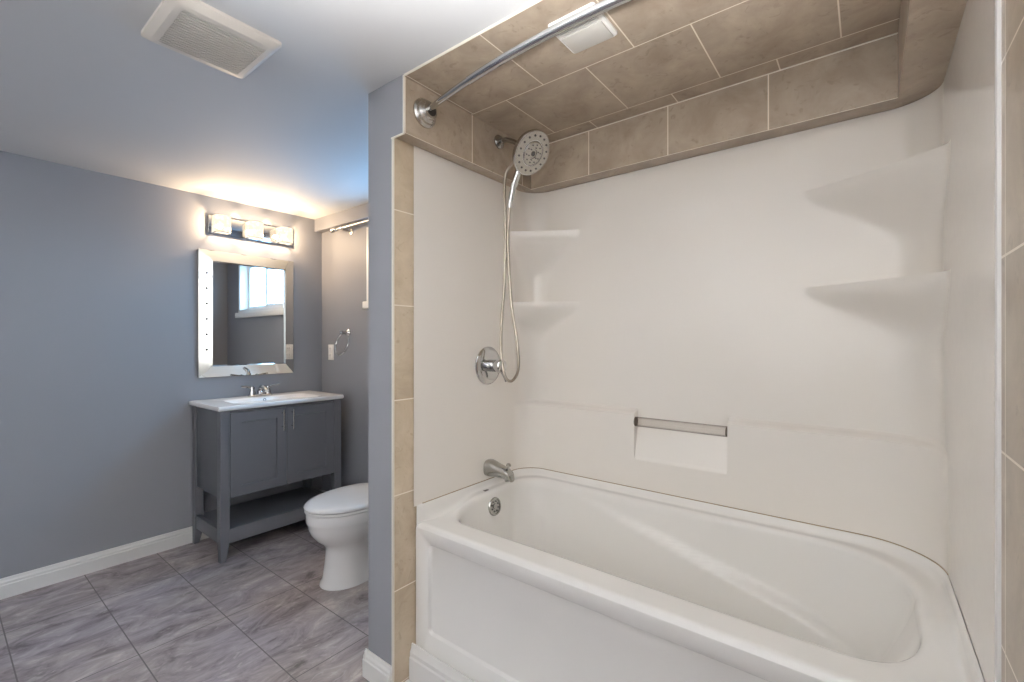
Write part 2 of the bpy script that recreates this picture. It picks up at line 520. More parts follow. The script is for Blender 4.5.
def board(bm, p0, p1, n, h=.098, t=.016):
    """moulded baseboard from p0 to p1 (floor plan), n = direction away from the wall"""
    prof = [(0, 0), (t, 0), (t, h * .66), (t * .78, h * .70), (t * .78, h * .80), (t * .45, h * .88), (t * .3, h), (0, h)]
    p0, p1, n = Vector((*p0, 0)), Vector((*p1, 0)), Vector((*n, 0))
    rings = [[p + n * a + Vector((0, 0, z)) for a, z in prof] for p in (p0, p1)]
    loft(bm, rings, True, True, True)
    return bm
struct('baseboard_left', board(new(), (XW, YR), (XW, YF), (1, 0)), M['white_paint'], 20)
struct('baseboard_far', board(new(), (XW + .016, YF), (XP0, YF), (0, -1)), M['white_paint'], 20)
bm = new()
board(bm, (XP0 - .014, YP), (XP1 - .004, YP), (0, -1))
board(bm, (XP0, YP - .014), (XP0, YF - .016), (-1, 0))
struct('baseboard_partition', bm, M['white_paint'], 20)
struct('baseboard_front', board(new(), (XW + .016, YR), (XR, YR), (0, 1)), M['white_paint'], 20)
# moulded board along the foot of the apron, with a quarter round beside it
bm = board(new(), (XP1, 1.118), (XR - .012, 1.118), (0, -1), .140, .017)
struct('baseboard_tub', bm, M['white_paint'], 20)
bm = new()
rings = []
for y in (YP + .01, 1.097):
    rings.append([(XP1, y, 0)] + [(XP1 + .014 * math.cos(R(a)), y, .016 * math.sin(R(a))) for a in range(0, 91, 15)])
loft(bm, rings, True, True, True)
struct('trim_7', bm, M['white_paint'])

# ------------------------------------------------------------------ window over the toilet
w = bpy.data.objects.new('window_1', None); w.location = (-2.265, YF, WZ0); w['kind'] = 'structure'
COL.objects.link(w)
bm = new()
cw = .06                                     # casing
for a in ((WX0, WX0 + .035, WZ0, WZ1), (WX1 - .035, WX1, WZ0, WZ1)):
    box(bm, a[0], a[1], YF - .002, YF + .11, a[2], a[3], .003)
box(bm, WX0 + .035, WX1 - .035, YF - .002, YF + .11, WZ0, WZ0 + .035, .003)
box(bm, WX0 + .035, WX1 - .035, YF - .002, YF + .11, WZ1 - .035, WZ1, .003)
obj('window_frame', bm, M['white_paint'], w)
obj('window_sill', boxm(WX0 - .008, WX1 + .008, YF - .030, YF - .001, WZ0 - .045, WZ0 + .005, .005), M['white_paint'], w)
def sash(x0, x1, y):
    b = new(); s = .035; z0, z1 = WZ0 + .036, WZ1 - .036
    box(b, x0, x0 + s, y, y + .025, z0, z1, .003); box(b, x1 - s, x1, y, y + .025, z0, z1, .003)
    box(b, x0 + s, x1 - s, y, y + .025, z0, z0 + s, .003); box(b, x0 + s, x1 - s, y, y + .025, z1 - s, z1, .003)
    o = obj('window_sash', b, M['white_paint'], w)
    obj('window_pane', boxm(x0 + s - .004, x1 - s + .004, y + .010, y + .014, z0 + s - .004, z1 - s + .004), M['pane'], o)
sash(WX0 + .036, -2.24, YF + .045)
sash(-2.275, WX1 - .036, YF + .075)
obj('casing', boxm(WX0 - .0, WX0 + .002, YF - .001, YF, WZ0, WZ1), M['white_paint'], w)

# ------------------------------------------------------------------ door beside the camera (reflected in the mirror frame)
d = bpy.data.objects.new('door_1', None); d.location = (XR, (DY0 + DY1) / 2, 0); d['kind'] = 'structure'
COL.objects.link(d)
bm = new()
box(bm, XR - .014, XR + .005, DY0 - .07, DY0, 0, DZ + .07, .004)
box(bm, XR - .014, XR + .005, DY1, DY1 + .07, 0, DZ + .07, .004)
box(bm, XR - .014, XR + .005, DY0, DY1, DZ, DZ + .07, .004)
obj('door_casing', bm, M['white_paint'], d)
bm = boxm(XR + .02, XR + .055, DY0 + .003, DY1 - .003, .008, DZ - .003, .002)
for z0, z1 in ((.18, .95), (1.10, 1.88)):
    for y0, y1 in ((DY0 + .10, -.57), (-.53, DY1 - .10)):
        box(bm, XR + .012, XR + .021, y0, y1, z0, z1, .006)
obj('door_leaf', bm, M['white_paint'], d)
bm = new(); lathe(bm, [(.026, 0), (.026, .008), (.010, .012), (.010, .035), (.026, .045), (.026, .062), (.012, .07)], (XR + .022, DY0 + .07, .98), (-1, 0, 0))
obj('door_knob', bm, M['brushed'], d)

# ------------------------------------------------------------------ bathtub
tub = thing('bathtub', 'white acrylic alcove bathtub with a recessed panel in its apron', 'bathtub', (-.585, 1.48, 0))
TX0, TX1, TY0, TY1 = XP1 + .004, .167, 1.13, 1.832
NA, NE = 14, 22
outer = rr(TX0, TX1, TY0, TY1, (.004, .004, .19, .12), NA, NE)
inner = rr(-1.288, .116, 1.226, 1.785, (.10, .16, .235, .12), NA, NE)
base_ = rr(-1.215, -.09, 1.305, 1.695, (.14, .17, .19, .15), NA, NE)
floor_ = rr(-1.12, -.20, 1.385, 1.625, (.10, .115, .118, .10), NA, NE)
def zrim(x, y): return .585 + .037 * sm(1.24, 1.44, y)
def wall_side(x, y):                         # 1 against a wall, 0 along the open front
    return 1.0 if (y > TY0 + .02) else 0.0
rings = []
# outer upstand against the walls, rolled front edge
def outer_ring(t, k):
    pts = []
    for (xo, yo), (xi, yi) in zip(outer, inner):
        x, y = xo + (xi - xo) * t, yo + (yi - yo) * t
        z = zrim(x, y) if k is None else k(xo, yo, x, y)
        pts.append((x, y, z))
    return pts
def up(h, drop):
    def f(xo, yo, x, y):
        side = sm(TY0 + .002, TY0 + .0039, yo)
        z = zrim(x, y)
        return (z - drop) * (1 - side) + max(z, z + (.648 - z) * h) * side
    return f
rings.append(outer_ring(0.00, up(1.0, .016)))
rings.append(outer_ring(0.04, up(0.96, .007)))
rings.append(outer_ring(0.10, up(0.84, .002)))
rings.append(outer_ring(0.17, up(0.52, .0)))
rings.append(outer_ring(0.24, up(0.22, .0)))
rings.append(outer_ring(0.34, up(0.05, .0)))
rings.append(outer_ring(0.50, None)); rings.append(outer_ring(0.70, None)); rings.append(outer_ring(0.86, None))
def centre_pull(p, q, dd):
    v = Vector((q[0] - p[0], q[1] - p[1])); L_ = v.length or 1
    v = v / L_
    return (p[0] + v.x * dd, p[1] + v.y * dd)
# rolled inner lip
for a in (0, 25, 50, 75):
    rings.append([(*centre_pull(p, q, .022 * math.sin(R(a))), zrim(*p) - .022 * (1 - math.cos(R(a)))) for p, q in zip(inner, base_)])
lip = [centre_pull(p, q, .022) for p, q in zip(inner, base_)]
def crease(x, y, z):
    """diagonal arm-rest ledge low on the back wall"""
    back = sm(1.55, 1.68, y)
    zc = .550 - .235 * (x + .80)
    amp = (.034 * sm(-.95, -.10, x) + .005) * sm(.02, -.16, x)
    return back * amp * sm(zc + .006, zc - .016, z)
for i in range(1, 45):
    t = i / 44
    ring = []
    for (x0, y0), (x1, y1), p in zip(lip, base_, inner):
        zt = zrim(*p) - .022
        z = zt + (.215 - zt) * t
        k = t ** 1.25
        x, y = x0 + (x1 - x0) * k, y0 + (y1 - y0) * k
        y -= crease(x, y, z)
        ring.append((x, y, z))
    rings.append(ring)
last = rings[-1]
for a in (15, 30, 45, 60, 75, 90):
    s, c = math.sin(R(a)), 1 - math.cos(R(a))
    rings.append([(p[0] + (f[0] - p[0]) * c, p[1] + (f[1] - p[1]) * c, .215 - .075 * s) for p, f in zip(last, floor_)])
bm = new(); loft(bm, rings, True, False, True)
bmesh.ops.recalc_face_normals(bm, faces=bm.faces)
if sum(f.normal.z for f in bm.faces) < 0:
    bmesh.ops.reverse_faces(bm, faces=bm.faces)
obj('basin', bm, M['tub'], tub, 60, fix=False)
# apron with a rounded recessed panel
bm = new()
ya = TY0
def apr(x0, x1, z0, z1, r, dy): return [(x, ya + dy, z) for x, z in rr(x0, x1, z0, z1, r, 8, 10)]
loops = [apr(TX0, TX1, 0, .569, .001, .0),
         apr(-1.270, .098, .193, .524, .022, .0), apr(-1.268, .096, .195, .522, .020, .0020),
         apr(-1.263, .091, .200, .517, .016, .0105), apr(-1.261, .089, .202, .515, .014, .0115)]
loft(bm, loops, True, False, True)
box(bm, TX0, TX0 + .02, ya + .001, ya + .05, 0, .565)
box(bm, TX1 - .02, TX1, ya + .001, ya + .05, 0, .565)
obj('apron', bm, M['tub'], tub, 50)
# overflow plate on the drain end
bm = new()
ov = Vector((-1.2655, 1.50, .556)); od = Vector((1, 0, .17))
lathe(bm, [(.038, -.008), (.039, .004), (.036, .009), (.030, .010), (.0295, .007), (.012, .007), (.0115, .010), (.004, .011)], ov, od, 32)
o = obj('overflow_plate', bm, M['dull_chrome'], tub)
u_, v_ = frame_of(od); od.normalize()
for k in range(8):
    a = 2 * math.pi * (k + .5) / 8
    bm = new()
    lathe(bm, [(.0035, .0), (.0035, .0014)], ov + od * .0085 + (u_ * math.cos(a) + v_ * math.sin(a)) * .021, od, 10)
    obj('overflow_slot', bm, M['edge'], o)
obj('printed_mark', boxm(-1.3005, -1.2880, 1.470, 1.494, .6225, .6245, .0008), M['logo'], tub)

# ------------------------------------------------------------------ tub surround
sur = thing('tub_surround', 'glossy white moulded surround on the alcove walls above the bathtub', 'shower surround', (-.585, 1.86, .65))
SXL, SXR, SYB = XP1 + .004, .168, 1.870
def amount(z):
    a = 0.0
    for zt, fall in ((1.785, .24), (1.450, .20)):
        if z <= zt:
            v = 1 - sm(zt - fall, zt - .012, z) if False else sm(zt - fall, zt - .01, z) ** 1.4
            a = max(a, v)
    return a
ZS = [.646, .68, .72, .75, .765, .770, .7755, .785, .80, .83, .86, .89, .915, .935, .948, .956, .962, .967, .971, .976, .984, 1.0, 1.04,
      1.10, 1.16, 1.22]
ZS += [1.25 + .0125 * i for i in range(0, 15)] + [1.434, 1.442, 1.447, 1.450, 1.4505, 1.456, 1.47, 1.50, 1.52]
ZS += [1.54 + .0125 * i for i in range(0, 19)] + [1.772, 1.779, 1.783, 1.785, 1.7855, 1.79, 1.80, 1.84, 1.88, 1.93, 1.98, 1.9935]
XM = [-.86, -.82, -.795, -.781, -.775, -.774, -.76, -.70, -.64, -.60, -.55, -.48, -.43, -.413, -.412, -.406, -.39, -.36, -.30]
def bez(p0, p1, p2, p3, n):
    out = []
    for i in range(1, n):
        t = i / n
        out.append(tuple((1 - t) ** 3 * a + 3 * (1 - t) ** 2 * t * b + 3 * (1 - t) * t * t * c + t ** 3 * dd
                         for a, b, c, dd in zip(p0, p1, p2, p3)))
    return out
def sur_row(z):
    w_ = amount(z)
    bulge = .038 * sm(.976, .956, z)
    yb = SYB - bulge
    r0 = .12 + .07 * sm(1.25, .75, z)
    aL, bL = .11 + (.285 - .11) * w_, .11 + (.175 - .11) * w_
    aR, bR = r0 + (.345 - r0) * w_, r0 + (.225 - r0) * w_
    k = .55 - .40 * w_
    pts = []
    yl = yb - bL
    pts += [(SXL, 1.12 + (yl - 1.12) * i / 14) for i in range(15)]
    pts += bez((SXL, yl), (SXL, yl + bL * k), (SXL + aL * (1 - k), yb), (SXL + aL, yb), 18)
    xs, xe = SXL + aL, SXR - aR
    X = [xs + (XM[0] - xs) * i / 8 for i in range(8)] + XM + [XM[-1] + (xe - XM[-1]) * i / 8 for i in range(1, 9)]
    for x in X:
        y = yb
        if -.7745 < x < -.4125 and .772 < z < .985:
            y = max(yb, SYB - .036 + .042 * min(1.0, max(0.0, (z - .770) / .17)))
            y = min(y, SYB)
        pts.append((x, y))
    yr = yb - bR
    pts += bez((xe, yb), (xe + aR * k, yb), (SXR, yr + bR * (1 - (1 - k)) if False else yr + bR * k), (SXR, yr), 20)
    pts += [(SXR, yr + (1.092 - yr) * i / 16) for i in range(17)]
    return [(x, y, z) for x, y in pts]
bm = new()
loft(bm, [sur_row(z) for z in ZS], False)
for f in bm.faces: f.normal_update()
fl = sum(f.normal.y for f in bm.faces if abs(f.normal.y) > .9)
if fl > 0: bmesh.ops.reverse_faces(bm, faces=bm.faces)
obj('panel', bm, M['acrylic'], sur, 38, fix=False)
# caulk line where it meets the tub
row = sur_row(.648)
bm = new(); tube(bm, [(x + (.001 if x < -1.3 else 0), y - .001, z + .001) for x, y, z in row[1:-17]], .0020, 6)
obj('caulk_line', bm, M['caulk'], sur)
bm = new()
tube(bm, [(-.7735, 1.842, .926), (-.4135, 1.842, .926)], .0200, 24)
rod = obj('towel_bar', bm, M['clear'], sur); rod['label'] = 'clear acrylic towel bar'
for xa, dd in ((-.7735, 1), (-.4135, -1)):
    bm = new(); lathe(bm, [(.018, 0), (.018, .004), (.011, .005)], (xa, 1.842, .926), (dd, 0, 0), 20)
    obj('end_cap', bm, M['bronze'], rod)

# ------------------------------------------------------------------ shower valve, spout
YV = 1.541
val = thing('shower_valve', 'round chrome shower valve with a lever on the surround below the hose', 'shower valve', (SXL, YV, 1.156))
bm = new(); lathe(bm, [(.084, .0), (.084, .004), (.078, .010), (.060, .014), (.032, .016)], (SXL, YV, 1.156), (1, 0, 0), 40)
obj('escutcheon', bm, M['chrome'], val)
bm = new(); lathe(bm, [(.027, .012), (.027, .062), (.031, .063), (.031, .080), (.027, .085), (.008, .086)], (SXL, YV, 1.156), (1, 0, 0), 32)
obj('hub', bm, M['chrome'], val)
bm = new(); tube(bm, [(SXL + .066, YV, 1.150), (SXL + .070, YV + .020, 1.125), (SXL + .073, YV + .034, 1.098), (SXL + .074, YV + .038, 1.086)], [.010, .008, .007, .006], 12)
obj('lever', bm, M['chrome'], val)

sp = thing('tub_spout', 'tapered chrome tub spout with a diverter knob above the tub rim', 'tub spout', (SXL, 1.545, .70))
bm = new(); rings = []
path = [(0, .702, .034, .036), (.012, .702, .035, .037), (.03, .701, .033, .034), (.06, .698, .029, .029), (.09, .694, .026, .026),
        (.112, .690, .024, .025), (.128, .684, .022, .023)]
for dx, z, ry, rz in path:
    rings.append([(SXL + dx + .0 + (-.35 * rz * math.sin(a) * sm(.09, .128, dx)), 1.545 + ry * math.copysign(abs(math.cos(a)) ** .75, math.cos(a)),
                   z + rz * math.copysign(abs(math.sin(a)) ** .75, math.sin(a))) for a in [2 * math.pi * k / 24 for k in range(24)]])
loft(bm, rings, True, True, True)
lathe(bm, [(.020, 0), (.019, .022), (.016, .023)], (SXL + .112, 1.545, .684), (.25, 0, -1), 20)
obj('spout_body', bm, M['dull_chrome'], sp, 50)
bm = new(); lathe(bm, [(.0045, 0), (.0045, .016), (.010, .018), (.011, .025), (.007, .029)], (SXL + .112, 1.545, .708), (.15, 0, 1), 16)
obj('diverter_knob', bm, M['dull_chrome'], sp)

# ------------------------------------------------------------------ hand shower
def px(x, y, Y):
    """room point at depth Y for a spot measured in the photograph (used to lay the hanging hose)"""
    u, v = (x - 512) / 457, (341 - y) / 457
    f, r_ = (-.6143, .7891), (.7891, .6143)
    dx, dy = f[0] + u * r_[0], f[1] + u * r_[1]
    D = Y / dy
    return Vector((dx * D, Y, 1.265 + v * D))
sh = thing('hand_shower', 'round chrome shower head on a wall arm with a hanging hose', 'shower head', (XBL, 1.55, 2.147))
A0 = Vector((XBL, 1.55, 2.140)); HC = Vector((-1.087, 1.53, 2.036)); HN = Vector((.82, -.10, -.58)).normalized()
bm = new(); lathe(bm, [(.030, 0), (.030, .005), (.024, .012), (.013, .016)], A0, (1, 0, 0), 28)
obj('arm_flange', bm, M['dull_chrome'], sh)
hb = HC - HN * .045
bm = new(); tube(bm, spline([A0, A0 + Vector((.045, -.002, -.004)), A0 + Vector((.09, -.006, -.025)), hb - HN * .035], 6), .0105, 14)
obj('shower_arm', bm, M['dull_chrome'], sh)
bm = new(); lathe(bm, [(.016, -.05), (.019, -.035), (.019, -.012), (.014, .0)], hb, HN, 24)
brk = obj('swivel_joint', bm, M['dull_chrome'], sh)
bm = new(); lathe(bm, [(.018, -.052), (.030, -.040), (.067, -.028), (.088, -.016), (.092, -.006), (.091, .002), (.087, .0045), (.050, .0045), (.0495, .001)], HC, HN, 48, True, False)
head = obj('head_shell', bm, M['chrome'], sh)
bm = new(); lathe(bm, [(.088, .0030), (.0875, .0062), (.053, .0062), (.0525, .0030)], HC, HN, 48, False, False)
ring_face = obj('outer_spray_ring', bm, M['face'], head)
bm = new(); lathe(bm, [(.0495, .000), (.049, .006), (.044, .010), (.018, .0115), (.0165, .0085), (.003, .0085)], HC, HN, 40)
obj('inner_spray_face', bm, M['face'], head)
hu, hv = frame_of(HN)
for n_, rr_, rad, h in ((16, .071, .0040, .006), (10, .036, .0028, .010), (6, .024, .0026, .011), (1, 0, .010, .0085)):
    for k in range(n_):
        a = 2 * math.pi * k / n_
        bm = new()
        lathe(bm, [(rad, 0), (rad, .0022), (rad * .5, .003)], HC + HN * h + (hu * math.cos(a) + hv * math.sin(a)) * rr_, HN, 8)
        obj('nozzle', bm, M['rubber'], head)
# handle of the inner hand piece
hp = [HC + Vector((-.035, -.010, -.040)), px(521, 163, 1.525), px(517.5, 174, 1.527), px(513.5, 187, 1.53), px(511, 199, 1.53)]
bm = new(); tube(bm, spline(hp, 6), [.013] * 6 + [.0145] * 6 + [.014] * 6 + [.012] * 7, 16)
obj('handle', bm, M['chrome'], sh)
bm = new(); tube(bm, [px(511, 198, 1.53), px(510, 203, 1.53), px(509.5, 208, 1.53)], [.0105, .0100, .008], 14)
obj('hose_nut', bm, M['chrome'], sh)
hose = [px(509.5, 207, 1.53), px(508, 244, 1.53), px(511, 299, 1.53), px(517, 341, 1.53), px(518.5, 362, 1.53), px(517, 374, 1.531),
        px(511.5, 381, 1.533), px(506, 378, 1.536), px(502.5, 366, 1.540), px(501, 345, 1.545), px(502, 315, 1.547), px(504, 290, 1.547), px(505.5, 244, 1.546),
        px(505, 205, 1.546), px(504.5, 188, 1.546), px(505.5, 176, 1.548), px(509, 168, 1.550), hb - HN * .02 + Vector((0, .012, -.012))]
bm = new(); tube(bm, spline(hose, 10), .0062, 10)
obj('hose', bm, M['hose'], sh, 60)

# ------------------------------------------------------------------ curved shower rod
rd = thing('shower_rod', 'curved chrome shower curtain rod spanning the tub alcove', 'shower rod', (-.6, 1.08, 2.095))
ZR = 2.097
pts = []
for i in range(41):
    x = XBL + .012 + (XBR - XBL - .024) * i / 40
    c = (x - (XBL + XBR) / 2) / ((XBR - XBL) / 2)
    pts.append((x, 1.122 - .086 * (1 - c * c), ZR))
bm = new(); tube(bm, pts[:9], .0108, 18)
o = obj('inner_rod', bm, M['chrome'], rd)
bm = new(); tube(bm, pts[8:], .0130, 18)
obj('rod', bm, M['chrome'], rd)
for x, s in ((XBL, 1), (XBR, -1)):
    bm = new(); lathe(bm, [(.052, 0), (.052, .007), (.046, .013), (.043, .014), (.041, .023), (.034, .028), (.032, .029), (.030, .037), (.022, .040)],
                      (x, 1.122, ZR), (s, 0, 0), 36)
    fo = obj('flange', bm, M['brushed'], rd)
    bm = new(); lathe(bm, [(.0205, .036), (.0205, .0415), (.012, .042)], (x, 1.122, ZR), (s, 0, 0), 24)
    obj('collar', bm, M['dark'], fo)

# ------------------------------------------------------------------ exhaust fan grille on the main ceiling
VX0, VX1, VY0, VY1 = -1.742, -1.447, .400, .690
fan = thing('exhaust_fan', 'ivory louvred exhaust fan grille on the white ceiling', 'vent', ((VX0 + VX1) / 2, (VY0 + VY1) / 2, H))
def ring_xy(x0, x1, y0, y1, r, z): return [(x, y, z) for x, y in rr(x0, x1, y0, y1, r, 6, 4)]
bm = new()
gx0, gx1, gy0, gy1 = VX0 + .045, VX1 - .035, VY0 + .035, VY1 - .035
loft(bm, [ring_xy(VX0, VX1, VY0, VY1, .012, H), ring_xy(VX0, VX1, VY0, VY1, .012, H - .010),
          ring_xy(VX0 + .022, VX1 - .018, VY0 + .018, VY1 - .018, .010, H - .024),
          ring_xy(gx0, gx1, gy0, gy1, .004, H - .026), ring_xy(gx0, gx1, gy0, gy1, .004, H - .008)], True, False, False)
obj('frame', bm, M['vent'], fan, 30)
obj('recess', boxm(gx0 - .01, gx1 + .01, gy0 - .01, gy1 + .01, H - .0085, H - .0015), M['vent_recess_shade'], fan)  # dark sheet painted as the shade behind the slats
bm = new(); ns = 17
for k in range(ns):
    x = gx0 + (gx1 - gx0) * (k + .5) / ns
    box(bm, x - .0034, x + .0034, gy0 - .002, gy1 + .002, H - .0255, H - .019, .0006, 1)
for y in (gy0 + (gy1 - gy0) * .33, gy0 + (gy1 - gy0) * .67):
    box(bm, gx0 - .002, gx1 + .002, y - .002, y + .002, H - .020, H - .012)
obj('grille', bm, M['vent'], fan, 30)

# ------------------------------------------------------------------ square vent over the tub
QX0, QX1, QY0, QY1 = -.743, -.590, 1.120, 1.277
zt = H - .008
cv = thing('ceiling_vent', 'small square white fan and light cover on the tiled alcove ceiling', 'vent', ((QX0 + QX1) / 2, (QY0 + QY1) / 2, zt))
bm = new()
loft(bm, [ring_xy(QX0, QX1, QY0, QY1, .010, zt), ring_xy(QX0, QX1, QY0, QY1, .010, zt - .008), ring_xy(QX0 + .004, QX1 - .004, QY0 + .004, QY1 - .004, .008, zt - .012)], True, False, True)
for k in range(4):
    y = QY0 + .014 + k * .011
    box(bm, QX0 + .014, QX1 - .014, y, y + .005, zt - .016, zt - .010, .001)
obj('cover', bm, M['white_paint'], cv)
obj('lens', boxm(QX0 + .010, QX1 - .010, QY0 + .062, QY1 - .008, zt - .017, zt - .011, .004), M['lens'], cv)

# ------------------------------------------------------------------ vanity
VFX, VY0_, VY1_ = -2.90, 1.030, 1.785
VB = XW + .018
van = thing('bathroom_vanity', 'dark grey two-door vanity cabinet with an open bottom shelf', 'vanity', ((VFX + VB) / 2, 1.42, 0))
P = .050
def post(x0, x1, y0, y1, tx, ty):
    """square leg, tapered below the shelf; tx, ty give the side the taper eats into"""
    b = new()
    def rg(z, c):
        a0, a1, b0, b1 = x0, x1, y0, y1
        if tx > 0: a1 -= c
        else: a0 += c
        if ty > 0: b1 -= c
        else: b0 += c
        return [(a0, b0, z), (a1, b0, z), (a1, b1, z), (a0, b1, z)]
    loft(b, [rg(0, .020), rg(.12, 0), rg(.865, 0)], True, True, True)
    es = [e for e in b.edges if abs(e.verts[0].co.z - e.verts[1].co.z) > .05]
    bmesh.ops.bevel(b, geom=es, offset=.002, segments=1, affect='EDGES')
    return b
obj('leg', post(VFX - P, VFX, VY0_, VY0_ + P, -1, 1), M['vanity'], van, 25)
obj('leg', post(VFX - P, VFX, VY1_ - P, VY1_, -1, -1), M['vanity'], van, 25)
obj('leg', post(VB, VB + P, VY0_, VY0_ + P, 1, 1), M['vanity'], van, 25)
obj('leg', post(VB, VB + P, VY1_ - P, VY1_, 1, -1), M['vanity'], van, 25)
ZC = .360
for y in (VY0_ + .008, VY1_ - .008 - .018):
    obj('side_panel', boxm(VB + P, VFX - P, y, y + .018, ZC, .865, .001), M['vanity'], van)
    obj('side_rail', boxm(VB + P, VFX - P, y - .003, y + .021, .100, .180, .001), M['vanity'], van)
obj('cabinet_floor', boxm(VB + .01, VFX - .024, VY0_ + .026, VY1_ - .026, ZC, ZC + .018), M['vanity'], van)
obj('cabinet_back', boxm(VB + .004, VB + .012, VY0_ + P, VY1_ - P, ZC, .865), M['vanity'], van)
obj('shelf', boxm(VB + .004, VFX - .022, VY0_ + .030, VY1_ - .030, .154, .172), M['vanity'], van)
obj('shelf_rail', boxm(VFX - .021, VFX - .003, VY0_ + P, VY1_ - P, .098, .180, .001), M['vanity'], van)
obj('top_rail', boxm(VFX - .022, VFX - .004, VY0_ + P, VY1_ - P, .849, .865, .001), M['vanity'], van)
ymid = (VY0_ + VY1_) / 2
def door(y0, y1, hy):
    b = new(); z0, z1 = ZC - .002, .847; fx0, fx1 = VFX - .020, VFX - .001; s = .058
    lp = lambda x, i, r: [(x, y, z) for y, z in rr(y0 + i, y1 - i, z0 + i, z1 - i, r, 2, 2)]
    loft(b, [lp(fx0, 0, .001), lp(fx1 - .001, 0, .001), lp(fx1, .001, .001), lp(fx1, s, .001), lp(fx1 - .009, s + .003, .001)], True, True, True)
    o = obj('door', b, M['vanity'], van, 25)
    h = new()
    tube(h, [(VFX + .026, hy, .706), (VFX + .026, hy, .836)], .0055, 12)
    for z in (.728, .814):
        tube(h, [(VFX - .003, hy, z), (VFX + .026, hy, z)], .0042, 10)
    hd = obj('handle', h, M['brushed'], o); hd['label'] = 'brushed metal bar handle'
door(VY0_ + P + .002, ymid - .0015, ymid - .030)
door(ymid + .0015, VY1_ - P - .002, ymid + .030)

# sink top with a shallow rectangular bowl
st = thing('sink_top', 'white one-piece sink top lying on the grey vanity', 'sink', (-3.12, 1.407, .865))
SX0, SX1, SY0, SY1, ZT0, ZT1 = XW + .003, -2.885, 1.014, 1.800, .865, .890
lp = lambda i, r, z: [(x, y, z) for x, y in rr(SX0 + i, SX1 - i, SY0 + i, SY1 - i, r, 6, 10)]
bw = lambda i, r, z: [(x, y, z) for x, y in rr(-3.215 + i, -2.945 - i, 1.150 + i, 1.664 - i, r, 6, 10)]
bm = new()
loft(bm, [lp(.004, .006, ZT0), lp(0, .008, ZT0 + .005), lp(0, .008, ZT1 - .005), lp(.004, .008, ZT1), lp(.012, .008, ZT1 + .0005),
          bw(-.015, .05, ZT1), bw(-.004, .05, ZT1 - .002), bw(.004, .05, ZT1 - .010), bw(.012, .05, ZT1 - .05),
          bw(.030, .05, ZT1 - .085), bw(.070, .04, ZT1 - .105), bw(.11, .02, ZT1 - .11)], True, True, True)
obj('basin_top', bm, M['counter'], st, 40)
bm = new(); lathe(bm, [(.010, 0), (.010, .004), (.006, .004), (.006, .002)], (-3.211, 1.407, .869), (1, 0, .25), 16)
obj('overflow_hole', bm, M['edge'], st)

# faucet
fc = thing('faucet', 'chrome two-handle faucet on the white sink top', 'faucet', (-3.275, 1.407, ZT1))
bm = new()
loft(bm, [[(x, y, z) for x, y in rr(-3.275 - .026 + i, -3.275 + .026 - i, 1.407 - .078 + i, 1.407 + .078 - i, .024 - i, 6, 4)]
          for i, z in ((0, ZT1 + .0008), (0, ZT1 + .010), (.004, ZT1 + .014))], True, True, True)
obj('base_plate', bm, M['chrome'], fc)
bm = new(); tube(bm, spline([(-3.275, 1.407, ZT1 + .010), (-3.272, 1.407, ZT1 + .040), (-3.250, 1.407, ZT1 + .062), (-3.215, 1.407, ZT1 + .060), (-3.180, 1.407, ZT1 + .040)], 6),
                 [.019] * 6 + [.017] * 6 + [.014] * 6 + [.012] * 7, 14)
obj('spout', bm, M['chrome'], fc)
for s in (-1, 1):
    y = 1.407 + s * .051
    bm = new(); lathe(bm, [(.021, .010), (.020, .028), (.014, .042), (.013, .052), (.016, .056), (.014, .066), (.005, .070)], (-3.275, y, ZT1), (0, 0, 1), 20)
    tube(bm, spline([(-3.275, y, ZT1 + .060), (-3.272, y + s * .025, ZT1 + .066), (-3.268, y + s * .055, ZT1 + .070), (-3.266, y + s * .072, ZT1 + .074)], 4),
         [.008] * 4 + [.007] * 4 + [.0065] * 5, 10)
    obj('handle', bm, M['chrome'], fc)

# ------------------------------------------------------------------ mirror
mi = thing('wall_mirror', 'silver-framed wall mirror hanging above the grey vanity', 'mirror', (XW, 1.372, 1.44))
MY0, MY1, MZ0, MZ1 = 1.063, 1.668, 1.032, 1.850
mx0 = XW + .020; W_, RZ = .070, .028
def mo(i, x): return [(x, MY0 + i, MZ0 + i), (x, MY1 - i, MZ0 + i), (x, MY1 - i, MZ1 - i), (x, MY0 + i, MZ1 - i)]
o0, o1, o2 = mo(0, mx0), mo(W_, mx0 + RZ), mo(W_ + .006, mx0 + RZ - .016)
bm = new()
loft(bm, [mo(0.001, XW + .002), mo(0, mx0)], True, True, False)
obj('backing', bm, M['edge'], mi, 20)
obj('glass', boxm(mx0 + RZ - .024, mx0 + RZ - .017, MY0 + W_ - .002, MY1 - W_ + .002, MZ0 + W_ - .002, MZ1 - W_ + .002), M['silver'], mi)
names = ['bottom', 'right', 'top', 'left']
